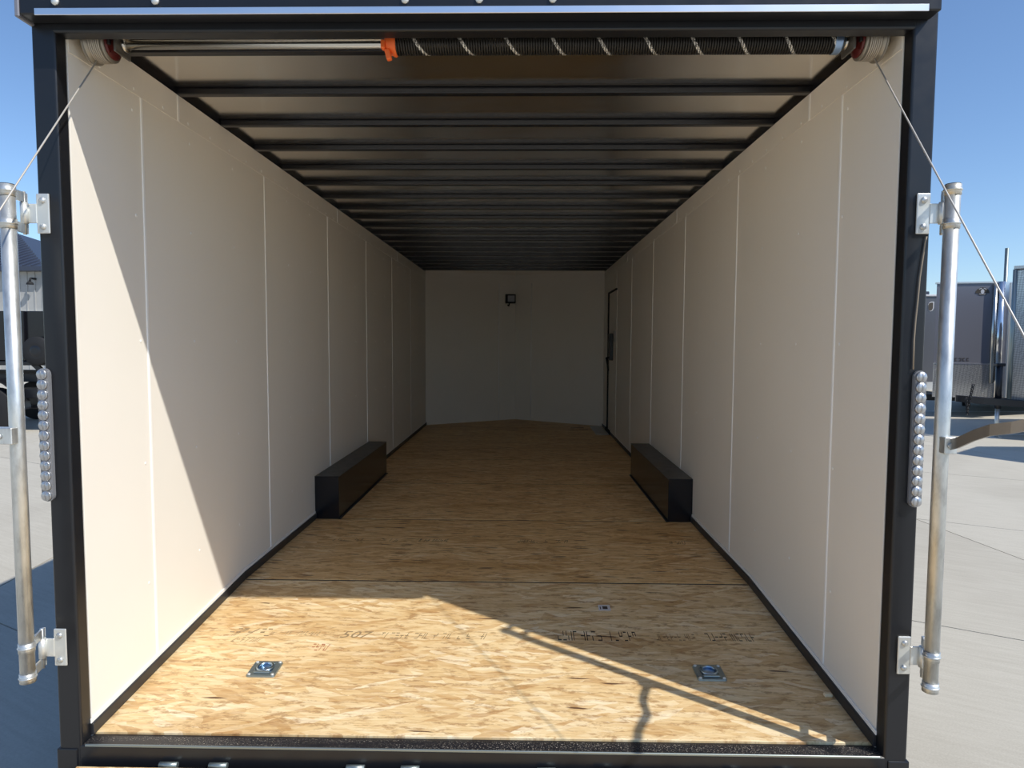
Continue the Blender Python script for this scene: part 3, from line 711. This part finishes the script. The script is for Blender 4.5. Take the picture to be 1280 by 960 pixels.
t = thing('enclosed_trailer', 'charcoal enclosed trailer with a black shield emblem beside the rear post', 'trailer', 'parked cargo trailers', (0, 0, 0))
b = MB(); b.box(12.1, 14.3, 19.5, 24.5, -.06, 2.66); b.build('trailer_body', M['grey_alu2'], t)
b = MB(); b.box(12.08, 14.32, 19.46, 19.7, 2.66, 2.72, .01); b.build('roof_trim', M['white'], t)
b = MB(); b.box(12.2, 13.3, 20.0, 20.6, 2.72, 2.86, .02); b.build('roof_vent', M['roofmetal'], t)
b = MB(); b.box(12.1, 14.3, 19.48, 19.5, -.32, -.06, .0); b.build('lower_trim', M['bright_alu'], t)
b = MB(); b.box(12.2, 14.2, 19.6, 24.4, -.2, -.07); b.build('chassis', M['black'], t)
emblem(t, (13.05, 19.496, 2.34), (1, 0, 0), (0, 0, 1), .155, 1)
for s_ in (12.15, 14.05):
    b = MB(); b.lathe((s_, 22, GZ+.34), (1, 0, 0), [(0, .2), (.01, .33), (.03, .34), (.17, .34), (.19, .33), (.2, .2)], 24); b.build('tire', M['rubber'], t)

t = thing('enclosed_trailer', 'trailer with diamond plate nose and black tongue reaching in front of the silver one', 'trailer', 'parked cargo trailers', (0, 0, 0))
b = MB(); b.prism([(8.51, 9.62, .16), (9.3, 8.72, .16), (14.2, 8.72, .16), (14.2, 10.9, .16), (9.6, 10.9, .16)], (0, 0, 2.28)); b.build('trailer_body', M['grey_alu'], t)
b = MB(); b.prism([(8.50, 9.605, .15), (9.29, 8.70, .15), (9.31, 8.72, .15), (8.52, 9.625, .15)], (0, 0, 2.26)); b.build('stone_guard', M['diamond'], t)
b = MB(); b.tube([(8.50, 9.61, .15), (8.50, 9.61, 2.43)], .035, 12); b.build('nose_trim', M['zinc_rim'], t)
b = MB(); b.prism([(8.47, 9.61, 2.44), (9.28, 8.68, 2.44), (14.25, 8.68, 2.44), (14.25, 10.95, 2.44), (9.6, 10.95, 2.44)], (0, 0, .05)); b.build('roof_edge', M['zinc_light'], t)
b = MB(); b.prism([(7.58, 9.58, .17), (8.0, 9.50, .13), (9.4, 9.0, .05), (9.4, 9.12, .05), (8.0, 9.62, .13), (7.60, 9.64, .17)], (0, 0, .11)); b.prism([(7.60, 9.60, .17), (8.0, 9.62, .13), (9.5, 10.4, .05), (9.5, 10.28, .05), (8.0, 9.52, .13), (7.58, 9.56, .17)], (0, 0, .11)); b.build('tongue', M['black'], t)
b = MB(); b.tube([(8.25, 9.52, .06), (8.25, 9.52, .80)], .05, 14); b.obox((8.25, 9.52, .81), (1, 0, 0), (0, 1, 0), (0, 0, 1), .15, .10, .05, .01); b.build('jack_tube', M['black'], t)
b = MB(); b.tube([(8.25, 9.52, GZ+.012), (8.25, 9.52, .07)], .033, 12); b.lathe((8.25, 9.52, GZ), (0, 0, 1), [(0, .09), (.012, .09), (.014, .04)], 16); b.build('jack_leg', M['galv'], t)
b = MB()
for k in range(14):
    b.ring(Vector((7.78-.006*k, 9.46, .46-.031*k)), (1, 0, 0) if k % 2 else (0, 1, 0), .022, .008, 10, 5)
for k in range(9): b.ring(Vector((7.66+.004*k, 9.44, .22-.03*k)), (1, 0, 0) if k % 2 else (0, 1, 0), .022, .008, 10, 5)
b.build('safety_chain', M['black'], t)
for s_ in (8.8, 10.6):
    b = MB(); b.lathe((12.0, s_, GZ+.34), (0, 1, 0), [(0, .2), (.01, .33), (.03, .34), (.17, .34), (.19, .33), (.2, .2)], 24); b.build('tire', M['rubber'], t)
pole = MB().tube([(14.29, 18.0, GZ), (14.29, 18.0, 3.97)], .05, 10).build('light_pole', M['zinc_rim'])
tag(pole, 'thin grey pole rising behind the silver trailer', 'pole')
# a further trailer beyond the frame, whose shadow lies across the lot
t = thing('enclosed_trailer', 'white enclosed trailer whose shadow lies on the lot before the black tongue', 'trailer', 'parked cargo trailers', (0, 0, 0))
b = MB(); b.prism([(8.5, 6.5, .1), (9.3, 5.2, .1), (15, 5.2, .1), (15, 7.2, .1), (9.3, 7.2, .1)], (0, 0, 2.1)); b.build('trailer_body', M['batten'], t)
for s_ in (5.3, 6.9):
    b = MB(); b.lathe((12.2, s_, GZ+.34), (0, 1, 0), [(0, .2), (.01, .33), (.03, .34), (.17, .34), (.19, .33), (.2, .2)], 24); b.build('tire', M['rubber'], t)
b = MB(); b.tube([(8.95, 6.4, GZ), (8.95, 6.4, .15)], .04, 10); b.build('jack_leg', M['galv'], t)
b = MB(); b.box(4.0, 16.0, 13.98, 14.08, GZ, GZ+.004); b.build('painted_line', M['line'], ground)
b = MB(); b.box(8.6, 14.0, 9.94, 10.02, GZ, GZ+.004); b.build('painted_line', M['line'], ground)

# ------------------------------------------------------------------ beyond the sunlit wall's side: black trailer and building
t = thing('utility_trailer', 'black high-sided utility trailer with a spare wheel parked by the building', 'trailer', loc=(0, 0, 0))
Y0 = 9.45
b = MB(); b.box(-13.5, -8.16, Y0, Y0+2.0, .80, 1.66, .01); b.build('box_side', M['black_gloss'], t)
for xx in (-8.55, -9.4, -10.3, -11.2):
    b = MB(); b.box(xx-.04, xx+.04, Y0-.05, Y0, .80, 1.66, .005); b.build('side_stake', M['black_gloss'], t)
b = MB(); b.box(-13.5, -8.14, Y0-.06, Y0+2.06, .72, .79, .008); b.build('top_rail', M['black'], t)
b = MB(); b.box(-13.5, -8.2, Y0+.15, Y0+.30, .42, .56, .006); b.box(-13.5, -8.2, Y0+1.7, Y0+1.85, .42, .56, .006); b.build('chassis_rail', M['black'], t)
b = MB(); b.prism([(-8.45, Y0, .72), (-8.32, Y0, .72), (-8.05, Y0, .45), (-8.05, Y0, .35)], (0, .05, 0)); b.build('brace', M['black'], t)
b = MB(); b.box(-8.9, -8.1, Y0-.02, Y0+.5, .14, .30, .01); b.box(-8.7, -8.1, Y0+.1, Y0+.2, -.05, .0, .005); b.build('step_box', M['black'], t)
b = MB(); pts = [(-9.04+.52*math.cos(PI*k/12), Y0-.22, -.07+.52*math.sin(PI*k/12)+.03) for k in range(13)]
for k in range(12):
    p, q_ = Vector(pts[k]), Vector(pts[k+1]); d_ = (q_-p); b.obox((p+q_)/2+Vector((0, .13, 0)), d_, (0, 1, 0), d_.cross(Vector((0, 1, 0))), d_.length*1.04, .28, .02)
b.build('mudguard', M['black'], t)
def tire(c, axis, r, w_, parent):
    b = MB(); b.lathe(Vector(c), axis, [(0, r*.55), (.005, r*.6), (.01, r*.92), (.03, r), (w_-.03, r), (w_-.01, r*.92), (w_-.005, r*.6), (w_, r*.55)], 36); tr = b.build('tire', M['rubber'], parent)
    b = MB(); b.lathe(Vector(c)-Vector(axis)*.0, axis, [(-.01, r*.2), (-.008, r*.3), (.012, r*.52), (.02, r*.56), (w_-.02, r*.56)], 24); b.build('rim', M['black'], tr)
for xx in (-9.04, -10.1): tire((xx, Y0-.2, GZ+.39), (0, 1, 0), .39, .24, t)
for xx in (-8.75, -9.8): tire((xx, Y0+1.85, GZ+.39), (0, 1, 0), .39, .24, t)
tire((-8.28, Y0-.12, .97), (0, 1, 0), .25, .10, t)

bd = thing('building', 'grey clad building under a dark ribbed hip roof behind the black trailer', 'building', loc=(0, 0, 0))
BY = 30.0
b = MB(); b.box(-46, -23.1, BY, BY+14, GZ, 4.45); b.build('wall_cladding', M['clad'], bd)
b = MB()
x = -46.0
while x < -23.1:
    b.box(x, x+.05, BY-.04, BY, GZ, 4.45); x += .38
b.build('cladding_ribs', M['clad'], bd, kind='stuff')
b = MB(); b.box(-46.4, -22.7, BY-.5, BY+14.4, 4.45, 4.66, .0); b.build('eave', M['roofmetal'], bd)
b = MB()
e = [(-46.4, BY-.5, 4.66), (-22.7, BY-.5, 4.66), (-22.7, BY+14.4, 4.66), (-46.4, BY+14.4, 4.66)]; r_ = [(-41, BY+7, 7.6), (-29.7, BY+7, 7.4)]
b.face([e[0], e[1], r_[1], r_[0]]); b.face([e[1], e[2], r_[1]]); b.face([e[2], e[3], r_[0], r_[1]]); b.face([e[3], e[0], r_[0]]); b.build('hip_roof', M['roofmetal'], bd)
b = MB(); A0, A1, Rr = Vector(e[0]), Vector(e[1]), Vector(r_[1]); slope = (Vector((0, 7.5, 2.74))).normalized(); nz = Vector((0, -2.74, 7.5)).normalized()
x = -46.0
while x < -22.9:
    ln = 8.05 if x < -29.7 else 8.05*max(.02, (-22.7-x)/7.0)
    if x < -41: ln = 8.05*max(.02, (x+46.4)/5.4)
    b.obox(Vector((x, BY-.5, 4.66))+slope*(ln/2)+nz*.03, (1, 0, 0), slope, nz, .05, ln, .06); x += .42
b.build('roof_ribs', M['roofmetal'], bd, kind='stuff')
lw = b = MB(); b.tube([(-23.5, BY-.02, 4.1), (-23.5, BY-.35, 4.1), (-23.5, BY-.40, 3.95)], .05, 8); b.lathe((-23.5, BY-.40, 3.80), (0, 0, 1), [(0, .16), (.08, .14), (.16, .05)], 12); b.build('wall_lamp', M['rubber'], bd)
